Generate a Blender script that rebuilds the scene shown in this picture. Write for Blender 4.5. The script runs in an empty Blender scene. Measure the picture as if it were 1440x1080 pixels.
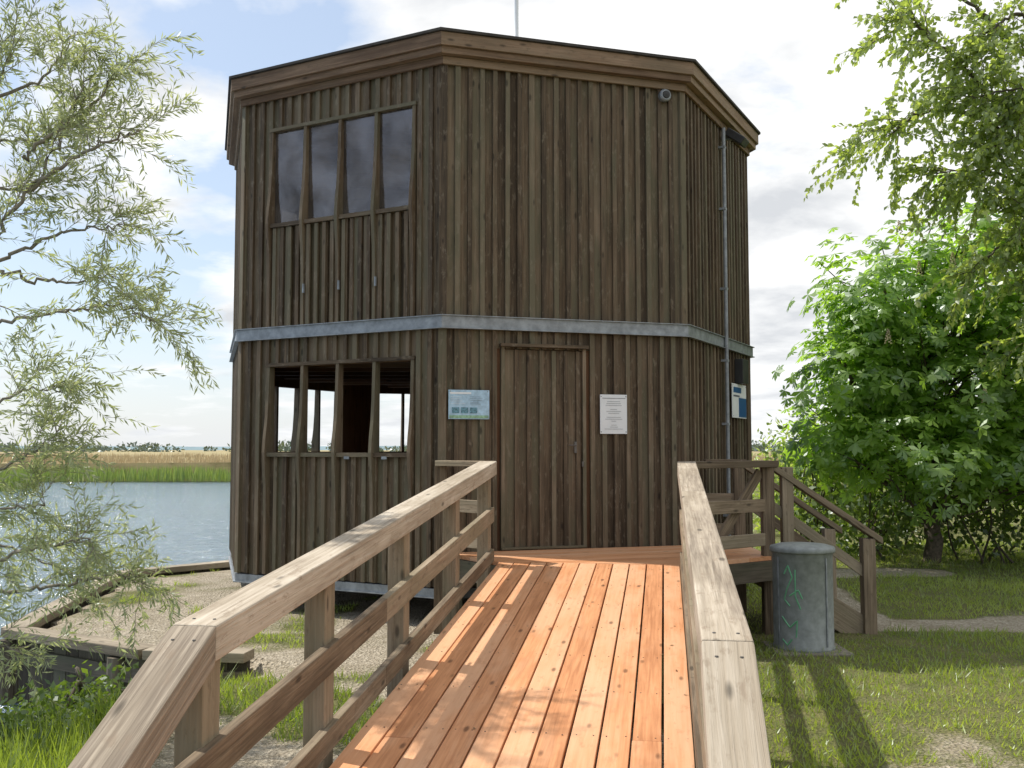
import bpy, math, random
import numpy as np
from mathutils import Vector, noise as mnoise
random.seed(7); rng=np.random.default_rng(7)
S=bpy.context.scene
S.view_settings.view_transform='Standard'; S.view_settings.look='None'; S.view_settings.exposure=0
def V3(*a): return Vector(a)
# ---------------------------------------------------------------- node helpers
class NT:
    def __init__(s,nt): s.nt=nt; nt.nodes.clear()
    def n(s,t,**k):
        x=s.nt.nodes.new(t)
        for a,b in k.items(): setattr(x,a,b)
        return x
    def l(s,a,b): s.nt.links.new(a,b)
    def math(s,op,a,b=None,clamp=False):
        x=s.n('ShaderNodeMath',operation=op); x.use_clamp=clamp
        for i,v in enumerate((a,b)):
            if v is None: continue
            if isinstance(v,(int,float)): x.inputs[i].default_value=v
            else: s.l(v,x.inputs[i])
        return x.outputs[0]
    def mix(s,f,a,b,blend='MIX'):
        x=s.n('ShaderNodeMix',data_type='RGBA',blend_type=blend)
        for i,v in ((0,f),(6,a),(7,b)):
            if isinstance(v,(int,float)): x.inputs[i].default_value=v
            elif isinstance(v,tuple): x.inputs[i].default_value=(*v,1)
            else: s.l(v,x.inputs[i])
        return x.outputs[2]
    def ramp(s,f,stops):
        x=s.n('ShaderNodeValToRGB'); e=x.color_ramp.elements
        while len(e)<len(stops): e.new(0.5)
        for i,(p,c) in enumerate(stops):
            e[i].position=p; e[i].color=(*c,1) if isinstance(c,tuple) else (c,c,c,1)
        s.l(f,x.inputs[0]); return x.outputs[0]
    def noise(s,vec,scale,detail=4,rough=.55,dist=0):
        x=s.n('ShaderNodeTexNoise'); x.inputs['Scale'].default_value=scale
        x.inputs['Detail'].default_value=detail; x.inputs['Roughness'].default_value=rough
        x.inputs['Distortion'].default_value=dist
        if vec is not None: s.l(vec,x.inputs['Vector'])
        return x.outputs[0]
    def scale(s,vec,sc):
        x=s.n('ShaderNodeVectorMath',operation='MULTIPLY'); s.l(vec,x.inputs[0]); x.inputs[1].default_value=sc
        return x.outputs[0]
    def attr(s,name,vec=False):
        x=s.n('ShaderNodeAttribute',attribute_name=name); return x.outputs['Vector' if vec else 'Fac']
    def bump(s,h,st,dist=.01):
        x=s.n('ShaderNodeBump'); x.inputs['Strength'].default_value=st; x.inputs['Distance'].default_value=dist
        s.l(h,x.inputs['Height']); return x.outputs[0]
def newmat(name):
    m=bpy.data.materials.new(name); m.use_nodes=True; return m,NT(m.node_tree)
def principled(t,col,rough=.7,metal=0,normal=None,spec=.4):
    p=t.n('ShaderNodeBsdfPrincipled'); o=t.n('ShaderNodeOutputMaterial')
    if isinstance(col,tuple): p.inputs['Base Color'].default_value=(*col,1)
    else: t.l(col,p.inputs['Base Color'])
    if isinstance(rough,(int,float)): p.inputs['Roughness'].default_value=rough
    else: t.l(rough,p.inputs['Roughness'])
    p.inputs['Metallic'].default_value=metal; p.inputs['Specular IOR Level'].default_value=spec
    if normal is not None: t.l(normal,p.inputs['Normal'])
    t.l(p.outputs[0],o.inputs[0]); return p
def wood(name,dark,mid,light,alt=None,altamt=.5,rough=.75,bump=.5,bump_d=.004,knots=True,spec=.3,rv_=.34,wear=None):
    m,t=newmat(name); pc=t.attr('pc',True); r=t.attr('rnd')
    g=t.noise(t.scale(pc,(2.0,55,55)),1,4,.65,.4)
    b=t.noise(t.scale(pc,(1.1,5,5)),1,4,.6)
    f=t.math('ADD',t.math('MULTIPLY',g,.6),t.math('MULTIPLY',b,.5))
    f=t.math('ADD',f,t.math('MULTIPLY',t.math('SUBTRACT',r,.5),rv_))
    c=t.ramp(f,[(.36,dark),(.55,mid),(.78,light)])
    if alt:
        b2=t.noise(t.scale(pc,(.7,2.5,2.5)),1.7,3,.6)
        k=t.ramp(t.math('ADD',b2,t.math('MULTIPLY',t.math('SUBTRACT',r,.5),.3)),[(.45,0.0),(.68,altamt)])
        c=t.mix(k,c,alt)
    if wear:
        b3=t.noise(t.scale(pc,(9,22,22)),1,4,.7)
        c=t.mix(t.ramp(b3,[(.56,0.0),(.66,wear[1])]),c,wear[0])
    if knots:
        v=t.n('ShaderNodeTexVoronoi'); v.inputs['Scale'].default_value=1
        t.l(t.scale(pc,(3.2,9,9)),v.inputs['Vector'])
        kk=t.ramp(v.outputs['Distance'],[(.07,.4),(.15,1.0)])
        c=t.mix(1.0,c,kk,'MULTIPLY')
    principled(t,c,rough,0,t.bump(g,bump,bump_d),spec); return m
M={}
M['clad']=wood('stained_cladding',(.052,.037,.023),(.125,.089,.056),(.23,.175,.12),(.112,.104,.066),.8,rough=.75,bump=.7,rv_=.30,wear=((.22,.185,.135),.5))
M['inner']=wood('interior_wood',(.08,.042,.022),(.16,.085,.045),(.23,.14,.08))
M['fascia']=wood('fascia_wood',(.11,.068,.042),(.22,.145,.092),(.34,.24,.165),(.17,.135,.09),.5,wear=((.12,.085,.055),.5))
M['rail']=wood('weathered_rail',(.10,.073,.048),(.235,.178,.12),(.39,.315,.23),(.175,.155,.10),.6,rough=.85,bump=.9,bump_d=.006,wear=((.12,.09,.06),.5))
M['cap']=wood('bleached_cap_rail',(.18,.145,.11),(.40,.34,.265),(.62,.56,.47),(.29,.24,.175),.6,rough=.85,bump=1.0,bump_d=.007,wear=((.23,.175,.125),.55))
M['deck']=wood('oiled_deck',(.42,.18,.08),(.63,.30,.145),(.76,.43,.25),(.68,.42,.26),.6,rough=.48,bump=.35,bump_d=.003,rv_=.14,wear=((.46,.21,.11),.4))
M['quay']=wood('quay_timber',(.05,.042,.03),(.11,.09,.065),(.2,.17,.13),(.08,.085,.05),.6)
M['quaycap']=wood('quay_cap_timber',(.16,.13,.09),(.31,.26,.19),(.46,.4,.31),(.2,.17,.12),.65,wear=((.14,.11,.08),.5))
def simple(name,col,rough=.6,metal=0,var=.25,sc=8,spec=.4):
    m,t=newmat(name); tc=t.n('ShaderNodeTexCoord').outputs['Object']
    n=t.noise(tc,sc,4,.6)
    c=t.mix(t.ramp(n,[(.3,0.0),(.7,1.0)]),tuple(x*(1-var) for x in col),tuple(min(1,x*(1+var)) for x in col))
    principled(t,c,rough,metal,None,spec); return m
M['steel']=simple('galvanised_steel',(.25,.27,.29),.5,.3,.3,12)
M['dull']=simple('dull_metal',(.13,.12,.11),.5,.4,.3,12)
M['zinc']=simple('zinc_bin',(.23,.25,.245),.6,.25,.22,16)
M['felt']=simple('roof_felt',(.05,.045,.04),.9)
M['white']=simple('white_sheet',(.72,.74,.76),.4,0,.04)
M['blue']=simple('sign_blue',(.02,.09,.24),.4,0,.05)
M['paleblue']=simple('poster_blue',(.36,.52,.66),.4,0,.25,20)
M['ink']=simple('ink',(.12,.13,.16),.6)
M['photo_a']=simple('poster_photo',(.10,.22,.28),.4,0,.7,60)
M['pgreen']=simple('poster_green',(.25,.42,.28),.4,0,.4,40)
M['black']=simple('black_plastic',(.03,.03,.03),.5)
M['greenpaint']=simple('green_paint',(.13,.36,.20),.6)
M['concrete']=simple('concrete',(.2,.18,.14),.9,0,.3,20)
M['bark']=simple('bark',(.11,.09,.07),.95,0,.4,25)
M['wbark']=simple('willow_bark',(.22,.20,.16),.95,0,.4,25)
M['flower']=simple('chestnut_blossom',(.5,.42,.28),.8)
M['litter']=simple('dead_leaf',(.22,.14,.07),.9,0,.4,30)
def leafmat(name,a,b,trans=.5,tcol=None):
    m,t=newmat(name); r=t.attr('rnd'); c=t.ramp(r,[(0.0,a),(1.0,b)])
    d=t.n('ShaderNodeBsdfDiffuse'); tr=t.n('ShaderNodeBsdfTranslucent'); gl=t.n('ShaderNodeBsdfGlossy')
    gl.inputs['Roughness'].default_value=.4; gl.inputs['Color'].default_value=(.8,.85,.9,1)
    t.l(c,d.inputs['Color']); tc=t.mix(1.0,c,tcol or (2.0,2.05,.8),'MULTIPLY'); t.l(tc,tr.inputs['Color'])
    m1=t.n('ShaderNodeMixShader'); m1.inputs[0].default_value=trans
    t.l(d.outputs[0],m1.inputs[1]); t.l(tr.outputs[0],m1.inputs[2])
    m2=t.n('ShaderNodeMixShader'); m2.inputs[0].default_value=.06
    t.l(m1.outputs[0],m2.inputs[1]); t.l(gl.outputs[0],m2.inputs[2])
    o=t.n('ShaderNodeOutputMaterial'); t.l(m2.outputs[0],o.inputs[0]); return m
M['willow']=leafmat('willow_leaf',(.22,.26,.12),(.42,.46,.27),.5,(1.5,1.5,1.05))
M['chest']=leafmat('chestnut_leaf',(.11,.20,.032),(.28,.42,.085),.58)
M['elm']=leafmat('elm_leaf',(.17,.225,.065),(.34,.40,.16),.54)
M['bush']=leafmat('bush_leaf',(.05,.085,.02),(.15,.21,.05),.45)
M['ybush']=leafmat('pale_bush_leaf',(.2,.26,.07),(.36,.42,.13),.5)
M['grass']=leafmat('grass_blade',(.12,.17,.032),(.32,.38,.09),.52)
M['dry']=leafmat('reed_dry',(.33,.25,.13),(.52,.41,.24),.3,(1,1,1))
M['reedg']=leafmat('reed_green',(.12,.18,.045),(.24,.3,.09),.35)
M['far']=leafmat('far_trees',(.10,.135,.11),(.15,.18,.14),.1)
# ---------------------------------------------------------------- mesh helpers
def empty(name,loc=(0,0,0)):
    e=bpy.data.objects.new(name,None); e.location=loc; S.collection.objects.link(e); return e
class MB:
    def __init__(s): s.v=[];s.f=[];s.pc=[];s.r=[]
    def add(s,vs,fs,pcs=None,r=None):
        o=len(s.v); r=random.random() if r is None else r
        off=(random.uniform(0,90),random.uniform(0,90),random.uniform(0,90))
        if pcs is None: pcs=[tuple(v) for v in vs]
        s.v+= [tuple(v) for v in vs]; s.f+=[tuple(i+o for i in f) for f in fs]
        s.pc+=[(p[0]+off[0],p[1]+off[1],p[2]+off[2]) for p in pcs]; s.r+=[r]*len(vs)
    BF=[(0,3,2,1),(4,5,6,7),(0,1,5,4),(1,2,6,5),(2,3,7,6),(3,0,4,7)]
    def box(s,c,ax,ay,az,L,W,T,r=None):
        c=Vector(c);ax=Vector(ax);ay=Vector(ay);az=Vector(az); vs=[];pc=[]
        for k in (-1,1):
            for i,j in ((-1,-1),(1,-1),(1,1),(-1,1)):
                vs.append(c+ax*(i*L/2)+ay*(j*W/2)+az*(k*T/2)); pc.append((i*L/2,j*W/2,k*T/2))
        s.add(vs,MB.BF,pc,r)
    def beam(s,p0,p1,W,T,up=(0,0,1),r=None):
        p0=Vector(p0);p1=Vector(p1);a=(p1-p0);L=a.length;a.normalize()
        side=a.cross(Vector(up)).normalized(); u=side.cross(a)
        s.box((p0+p1)/2,a,-side,u,L,W,T,r)
    def vbeam(s,p0,p1,W,T,r=None):
        p0=Vector(p0);p1=Vector(p1);d=Vector((p1.x-p0.x,p1.y-p0.y,0));L=d.length;d.normalize()
        sd=Vector((-d.y,d.x,0))*W/2; vs=[];pc=[]
        for k in (T,0):
            for p,x,j in ((p0,0,-1),(p1,L,-1),(p1,L,1),(p0,0,1)):
                vs.append(p+sd*j-Vector((0,0,k))); pc.append((x,j*W/2,-k))
        s.add(vs,MB.BF,pc,r)
    def prism(s,poly,z0,z1,dirx=(1,0),r=None):
        n=len(poly); vs=[(p[0],p[1],z0) for p in poly]+[(p[0],p[1],z1) for p in poly]
        fs=[tuple(reversed(range(n))),tuple(range(n,2*n))]+[(i,(i+1)%n,n+(i+1)%n,n+i) for i in range(n)]
        dx,dy=dirx; pc=[(v[0]*dx+v[1]*dy,-v[0]*dy+v[1]*dx,v[2]) for v in vs]
        s.add(vs,fs,pc,r)
    def tube(s,pts,rad,n=6):
        pts=[Vector(p) for p in pts]; vs=[];fs=[];pc=[];L=0
        for i,p in enumerate(pts):
            t=(pts[min(i+1,len(pts)-1)]-pts[max(i-1,0)]).normalized()
            ref=Vector((0,0,1)) if abs(t.z)<.9 else Vector((1,0,0))
            a=t.cross(ref).normalized(); b=t.cross(a)
            if i: L+=(p-pts[i-1]).length
            for k in range(n):
                th=2*math.pi*k/n; vs.append(p+(a*math.cos(th)+b*math.sin(th))*rad[i]); pc.append((L,math.cos(th)*.05,math.sin(th)*.05))
        for i in range(len(pts)-1):
            for k in range(n): fs.append((i*n+k,i*n+(k+1)%n,(i+1)*n+(k+1)%n,(i+1)*n+k))
        fs.append(tuple(range(n))); fs.append(tuple(reversed(range((len(pts)-1)*n,len(pts)*n))))
        s.add(vs,fs,pc)
    def lathe(s,prof,c,n=40):
        vs=[];fs=[]
        for r_,z in prof:
            for k in range(n):
                th=2*math.pi*k/n; vs.append((c[0]+r_*math.cos(th),c[1]+r_*math.sin(th),c[2]+z))
        for i in range(len(prof)-1):
            for k in range(n): fs.append((i*n+k,i*n+(k+1)%n,(i+1)*n+(k+1)%n,(i+1)*n+k))
        s.add(vs,fs)
    def build(s,name,mat,parent=None,bevel=0,smooth=False):
        me=bpy.data.meshes.new(name); me.from_pydata(s.v,[],s.f); me.update()
        a=me.attributes.new('pc','FLOAT_VECTOR','POINT'); a.data.foreach_set('vector',np.array(s.pc,dtype=np.float32).ravel())
        a=me.attributes.new('rnd','FLOAT','POINT'); a.data.foreach_set('value',np.array(s.r,dtype=np.float32))
        me.materials.append(mat); o=bpy.data.objects.new(name,me); S.collection.objects.link(o)
        if parent: o.parent=parent
        if bevel:
            b=o.modifiers.new('bevel','BEVEL'); b.width=bevel; b.segments=2; b.limit_method='ANGLE'
        if smooth: me.polygons.foreach_set('use_smooth',[True]*len(me.polygons))
        return o
def quads(name,P,D,Sd,L,W,mat,parent=None,rnd=None,mid=.45,fold=0.0):
    P=np.asarray(P,float);D=np.asarray(D,float);Sd=np.asarray(Sd,float);N=len(P)
    L=np.broadcast_to(L,(N,)).reshape(N,1);W=np.broadcast_to(W,(N,)).reshape(N,1)
    D=D/np.linalg.norm(D,axis=1,keepdims=True)
    Sd=Sd-D*np.sum(Sd*D,axis=1,keepdims=True); Sd=Sd/(np.linalg.norm(Sd,axis=1,keepdims=True)+1e-9)
    Nn=np.cross(D,Sd)
    v=np.stack([P,P+D*L*mid+Sd*W/2+Nn*W*fold,P+D*L,P+D*L*mid-Sd*W/2+Nn*W*fold],axis=1).reshape(-1,3)
    me=bpy.data.meshes.new(name); me.vertices.add(4*N); me.vertices.foreach_set('co',v.ravel().astype(np.float32))
    me.loops.add(4*N); me.loops.foreach_set('vertex_index',np.arange(4*N,dtype=np.int32))
    me.polygons.add(N); me.polygons.foreach_set('loop_start',np.arange(0,4*N,4,dtype=np.int32))
    try: me.polygons.foreach_set('loop_total',np.full(N,4,dtype=np.int32))
    except Exception: pass
    me.update(calc_edges=True)
    r=rng.random(N) if rnd is None else rnd
    a=me.attributes.new('rnd','FLOAT','POINT'); a.data.foreach_set('value',np.repeat(np.clip(r,0,1),4).astype(np.float32))
    me.materials.append(mat); o=bpy.data.objects.new(name,me); S.collection.objects.link(o)
    if parent: o.parent=parent
    return o
def runit(n):
    v=rng.normal(size=(n,3)); return v/np.linalg.norm(v,axis=1,keepdims=True)
# ---------------------------------------------------------------- camera
CZ=1.62
cam=bpy.data.cameras.new('camera'); co=bpy.data.objects.new('camera',cam); S.collection.objects.link(co)
co.location=(0,0,CZ); co.rotation_euler=(math.radians(90+3.76),0,0)
cam.sensor_width=36; cam.lens=35.0; cam.clip_end=6000; cam.clip_start=.05; S.camera=co
# ---------------------------------------------------------------- light
AZ=math.radians(155); EL=math.radians(55)
sl=bpy.data.lights.new('sun','SUN'); sl.energy=5.0; sl.angle=math.radians(.55); sl.color=(1,.94,.84)
so=bpy.data.objects.new('sun',sl); S.collection.objects.link(so)
sd=Vector((math.cos(AZ)*math.cos(EL),math.sin(AZ)*math.cos(EL),math.sin(EL)))
so.rotation_euler=(-sd).to_track_quat('-Z','Y').to_euler(); so.location=(-20,10,30)
w=bpy.data.worlds.new('World'); S.world=w; w.use_nodes=True; t=NT(w.node_tree)
sky=t.n('ShaderNodeTexSky',sky_type='NISHITA'); sky.sun_disc=False; sky.sun_elevation=EL
sky.sun_rotation=math.atan2(sd.x,sd.y)%(2*math.pi); sky.air_density=1.0; sky.dust_density=1.2
gen=t.n('ShaderNodeTexCoord').outputs['Generated']
sp=t.n('ShaderNodeSeparateXYZ'); t.l(gen,sp.inputs[0])
zz=t.math('ADD',t.math('MAXIMUM',sp.outputs[2],0),.16)
cb=t.n('ShaderNodeCombineXYZ'); t.l(t.math('DIVIDE',sp.outputs[0],zz),cb.inputs[0]); t.l(t.math('DIVIDE',sp.outputs[1],zz),cb.inputs[1])
off=t.n('ShaderNodeVectorMath',operation='ADD'); t.l(cb.outputs[0],off.inputs[0]); off.inputs[1].default_value=(5.3,2.2,0)
n1=t.noise(off.outputs[0],1.25,7,.56,.15)
bias=t.math('MULTIPLY',sp.outputs[0],.38)
cov=t.ramp(t.math('ADD',n1,bias),[(.39,0.0),(.50,1.0)])
n2=t.noise(off.outputs[0],2.3,6,.55,.2)
shade=t.ramp(t.math('ADD',n2,t.math('MULTIPLY',n1,.35)),[(.60,(1.18,1.18,1.17)),(.84,(.72,.745,.78))])
haze=t.math('POWER',t.math('SUBTRACT',1.0,t.math('MAXIMUM',sp.outputs[2],0)),12)
skys=t.n('ShaderNodeVectorMath',operation='SCALE'); t.l(sky.outputs[0],skys.inputs[0]); skys.inputs['Scale'].default_value=.15
skm=t.mix(.42,skys.outputs[0],(.80,.93,1.1))
cc=t.mix(cov,skm,shade)
cc=t.mix(t.math('MULTIPLY',haze,.6),cc,(.98,1.0,1.02))
bg=t.n('ShaderNodeBackground'); t.l(cc,bg.inputs[0]); bg.inputs[1].default_value=1.0
wo=t.n('ShaderNodeOutputWorld'); t.l(bg.outputs[0],wo.inputs[0])
# ---------------------------------------------------------------- ground
QP=[(-2.0,7.7),(-2.81,7.82),(-4.3,8.7),(-4.95,12.7),(-3.9,13.8),(-3.2,16.0),(-.5,17.6),(3,17.2),(3,9),(0,7.7)]
def inpoly(x,y,P):
    c=False;j=len(P)-1
    for i in range(len(P)):
        xi,yi=P[i];xj,yj=P[j]
        if (yi>y)!=(yj>y) and x<(xj-xi)*(y-yi)/(yj-yi)+xi: c=not c
        j=i
    return c
def dseg(x,y,a,b):
    ax,ay=a;bx,by=b;dx,dy=bx-ax,by-ay;tt=max(0,min(1,((x-ax)*dx+(y-ay)*dy)/(dx*dx+dy*dy)))
    return math.hypot(x-ax-tt*dx,y-ay-tt*dy)
def shore(y):
    return float(np.interp(y,[-50,2,5,6.4,7.4,8.2,12,16,20,40,3000],[-9,-4.6,-3.9,-3.5,-3.1,-2.6,-2.0,0,4,9,300]))
QC=QP[:8]
def gh(x,y):
    n=mnoise.noise((x*.35,y*.35,1.3))*.035
    s=x-shore(y)
    z= n if s>1.4 else n*max(0,s/1.4) - (1-max(0,min(1,(s+.6)/2.0)))**1.5*1.25
    if s<-.6: z=-1.25
    if 7<y<18 and inpoly(x,y,QP):
        d=min(dseg(x,y,QC[i],QC[i+1]) for i in range(7))
        if d>.10: z=n*.5
    if y>64:
        k=min(1,(y-64)/3); 
        if x<shore(y)+2: z=max(z,-1.25+k*.95)
    return z
def gravel(x,y):
    n=mnoise.noise((x*1.1,y*1.1,4.2))*.5+mnoise.noise((x*3,y*3,9))*.25
    g=0
    if x<.9 and y>4.6:
        g=.80-1.1*max(0,n+.05)
        e=min(dseg(x,y,QC[i],QC[i+1]) for i in range(7)); g-=max(0,.5-e)*.9*(n+.4)
    if x<-.5 and y<8.9: 
        g=.60-1.4*n-(.45 if dseg(x,y,(-2.5,7.2),(-1.1,6.3))<.38 else 0)
    if -3.2<x<-1.6 and 9.0<y<10.5: g-=.22
    if x<-2.3 and y<7.3: g=0
    for a,b,wd in (((2.9,9.3),(4.6,9.35),.30),((4.6,9.35),(9,9.9),.34),((3.6,12.9),(5.4,13.3),.45),((3.6,12.9),(3.3,9.6),.28)):
        d=dseg(x,y,a,b); g=max(g,min(1,(wd+.12-d)/.25+n*.9))
    if x>1.9 and y<6: g=max(g,.28+n*1.1)
    if x>1.5: g=max(g,.22+n*.75)
    return max(0,min(1,g))
def axis(lo,a,b,hi,st,k=1.22):
    o=list(np.arange(a,b,st)); s=st;v=a
    L=[]
    while v>lo: s*=k; v-=s; L.append(v)
    R=[];s=st;v=o[-1]
    while v<hi: s*=k; v+=s; R.append(v)
    return L[::-1]+o+R
xs=axis(-3500,-6,8,3500,.12); ys=axis(-400,2.5,18,4500,.12)
vs=[];ga=[]
for y in ys:
    for x in xs: vs.append((x,y,gh(x,y))); ga.append(gravel(x,y) if -8<x<12 and 0<y<20 else 0)
nx=len(xs); fs=[(j*nx+i,j*nx+i+1,(j+1)*nx+i+1,(j+1)*nx+i) for j in range(len(ys)-1) for i in range(nx-1)]
me=bpy.data.meshes.new('ground'); me.from_pydata(vs,[],fs); me.update()
a=me.attributes.new('gravel','FLOAT','POINT'); a.data.foreach_set('value',np.array(ga,dtype=np.float32))
me.polygons.foreach_set('use_smooth',[True]*len(me.polygons))
m,t=newmat('ground'); tc=t.n('ShaderNodeTexCoord').outputs['Object']; g=t.attr('gravel')
nf=t.noise(tc,40,5,.7); nm=t.noise(tc,3,4,.6)
gr=t.mix(t.ramp(nm,[(.35,0.0),(.65,1.0)]),(.10,.135,.035),(.19,.195,.07))
gr=t.mix(t.math('MULTIPLY',nf,.55),gr,(.24,.195,.11))
vo=t.n('ShaderNodeTexVoronoi'); vo.inputs['Scale'].default_value=45; t.l(tc,vo.inputs['Vector'])
gv=t.mix(t.math('MULTIPLY',vo.outputs['Color'],.9),(.30,.25,.18),(.66,.59,.47))
gv=t.mix(t.ramp(nm,[(.42,0.0),(.7,.55)]),gv,(.27,.225,.145))
k=t.ramp(t.math('ADD',g,t.math('MULTIPLY',t.math('SUBTRACT',nf,.5),.7)),[(.38,0.0),(.60,1.0)])
principled(t,t.mix(k,gr,gv),.95,0,t.bump(t.math('ADD',vo.outputs['Distance'],nf),1.0,.03),.2)
me.materials.append(m); go=bpy.data.objects.new('ground',me); S.collection.objects.link(go)
mb=MB(); mb.add([(-4000,-300,-.53),(4000,-300,-.53),(4000,4400,-.53),(-4000,4400,-.53)],[(0,1,2,3)])
m,t=newmat('river_water'); tc=t.n('ShaderNodeTexCoord').outputs['Object']
wn=t.noise(t.scale(tc,(.8,1.7,1)),1.6,5,.7,.4); wl=t.noise(t.scale(tc,(.10,.3,1)),1,3,.5)
col=t.mix(wl,(.12,.18,.25),(.19,.26,.33))
principled(t,col,.10,0,t.bump(wn,1.0,.22),.7); mb.build('water',m)
# ---------------------------------------------------------------- tower
A=V3(-.64,9.2,0); sL=2.45
Vt=[A]; ang=17
for i in range(7):
    a_=math.radians(ang+45*i); Vt.append(Vt[-1]+V3(math.cos(a_)*sL,math.sin(a_)*sL,0))
cen=sum(Vt,V3(0,0,0))/8; apo=sL/2*(1+math.sqrt(2))
def ringpt(i,off): return cen+(Vt[i%8]-cen)*(1+off/apo)
TW=empty('observation_tower')
def ring(mb,oo,oi,z0,z1):
    for i in range(8):
        a0,a1,b1,b0=ringpt(i,oo),ringpt(i+1,oo),ringpt(i+1,oi),ringpt(i,oi); vs=[];pc=[];d=(a1-a0).normalized()
        for z in (z0,z1):
            for p in (a0,a1,b1,b0): vs.append((p.x,p.y,z)); pc.append(((p-a0).dot(d),0 if p in (a0,a1) else .05,z))
        mb.add(vs,MB.BF,pc)
Z0,ZB,ZT=.36,2.80,5.30
LO=(.38,2.14,1.59,2.46); HI=(.38,2.14,3.93,4.90)
clad=MB(); back=MB(); glass=MB()
for i in range(8):
    p0,p1=Vt[i],Vt[(i+1)%8]; d=(p1-p0).normalized(); n=V3(d.y,-d.x,0)
    win = i in (3,4,5,7)
    ops=[LO,HI] if win else []
    def panel(s0,s1,z0,z1):
        if s1-s0<.01 or z1-z0<.01: return
        back.box(p0+d*((s0+s1)/2)-n*.03+V3(0,0,(z0+z1)/2),V3(0,0,1),d,-n,z1-z0,s1-s0,.05)
    if win:
        panel(0,LO[0],Z0,ZT); panel(LO[1],sL,Z0,ZT)
        panel(LO[0],LO[1],Z0,LO[2]); panel(LO[0],LO[1],LO[3],HI[2]); panel(LO[0],LO[1],HI[3],ZT)
        glass.box(p0+d*((HI[0]+HI[1])/2)+n*.004+V3(0,0,(HI[2]+HI[3])/2),V3(0,0,1),d,-n,HI[3]-HI[2],HI[1]-HI[0],.006)
    else: panel(0,sL,Z0,ZT)
    nb=20; wb=sL/nb
    for k in range(nb+1):
        for typ in (0,1):
            if typ==0:
                if k==nb: continue
                s0,s1=k*wb+.003,(k+1)*wb-.003; th=.016; o=.0
            else:
                s0,s1=k*wb-.023+random.uniform(-.005,.005),k*wb+.023+random.uniform(-.004,.004); th=.028; o=.018
                s0=max(s0,.005); s1=min(s1,sL-.005)
            mid=(s0+s1)/2; out=[]
            for (a0,a1) in [(Z0+random.uniform(-.006,.006),ZB-.02),(ZB+.02,ZT)]:
                pieces=[(s0,s1,a0,a1)]
                for (u0,u1,q0,q1) in ops:
                    nn=[]
                    for (c0,c1,b0,b1) in pieces:
                        if c1>u0 and c0<u1 and q0>b0 and q1<b1:
                            nn+=[(c0,c1,b0,q0),(c0,c1,q1,b1)]
                            if c0<u0-.01: nn.append((c0,u0,q0,q1))
                            if c1>u1+.01: nn.append((u1,c1,q0,q1))
                        else: nn.append((c0,c1,b0,b1))
                    pieces=nn
                out+=pieces
            for (c0,c1,b0,b1) in out:
                if i==0 and c1>.58 and c0<1.37 and b0<1: b0=2.57
                jit=random.uniform(-.004,.004); sk=random.uniform(-.0015,.0015)
                ax_=(V3(0,0,1)+d*sk).normalized()
                clad.box(p0+d*((c0+c1)/2)+n*(o+th/2+jit)+V3(0,0,(b0+b1)/2),ax_,d,-n,b1-b0,c1-c0,th)
for i in range(8):
    r=(Vt[i]-cen).normalized(); tg=V3(-r.y,r.x,0)
    for (b0,b1) in ((Z0,ZB-.03),(ZB+.03,ZT)):
        clad.box(Vt[i]+r*.018+V3(0,0,(b0+b1)/2),V3(0,0,1),tg,-r,b1-b0,.075,.05)
def fin(mb,p0,d,n,s,ztop,zs,zbot,w=.036):
    h=ztop-zs
    prof=[(-.03,ztop),(.045,ztop),(.05,ztop-.15*h),(.055,ztop-.4*h),(.070,ztop-.65*h),(.094,ztop-.85*h),(.104,zs),(.096,zs-.12),(.076,zs-.35),(.068,zs-.6),(.066,zbot),(0,zbot),(0,zs),(-.03,zs)]
    N=len(prof); vs=[];pc=[]
    for j in (-1,1):
        for (o,z) in prof:
            vs.append(p0+d*(s+j*w/2)+n*o+V3(0,0,z)); pc.append((z,o,j*w))
    fs=[tuple(range(N)),tuple(reversed(range(N,2*N)))]+[(q,N+q,N+(q+1)%N,(q+1)%N) for q in range(N)]
    mb.add(vs,fs,pc)
trim=MB(); latch=MB()
for i in (3,4,5,7):
    p0,p1=Vt[i],Vt[(i+1)%8]; d=(p1-p0).normalized(); n=V3(d.y,-d.x,0)
    for (u0,u1,q0,q1),zb in ((LO,Z0+.01),(HI,ZB+.07)):
        for k in range(5): fin(trim,p0,d,n,u0+(u1-u0)*k/4,q1,q0,zb)
        trim.box(p0+d*((u0+u1)/2)+n*.026+V3(0,0,q1+.018),d,n,V3(0,0,1),u1-u0+.05,.056,.034)
        for k in range(4):
            c=u0+(u1-u0)*(k+.5)/4; L=(u1-u0)/4-.040
            trim.box(p0+d*c+n*.035+V3(0,0,q0-.022),d,n,V3(0,0,1),L,.09,.04)
        if zb>2:
            for k in range(4):
                c=u0+(u1-u0)*(k+.5)/4
                for j in (-1.2,-.4,.4,1.2):
                    trim.box(p0+d*(c+j*.125)+n*.054+V3(0,0,(q0-.05+zb)/2),V3(0,0,1),d,-n,q0-.05-zb,.042,.020)
            for k in (1,2,3):
                latch.box(p0+d*(u0+(u1-u0)*k/4+.03)+n*.077+V3(0,0,q0-.70),V3(0,0,1),d,n,.09,.016,.02)
        else:
            for k in (1,2):
                latch.box(p0+d*(u0+(u1-u0)*(k+1.35)/4)+n*.084+V3(0,0,q0-.05),d,V3(0,0,1),n,.06,.026,.006)
clad.build('cladding_boards',M['clad'],TW); back.build('wall_panels',M['inner'],TW); trim.build('window_fins_and_shutters',M['clad'],TW)
latch.build('shutter_latches',M['steel'],TW)
m,t=newmat('window_glass'); gl=t.n('ShaderNodeBsdfGlossy'); gl.inputs['Roughness'].default_value=.05; gl.inputs['Color'].default_value=(.78,.72,.72,1)
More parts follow.
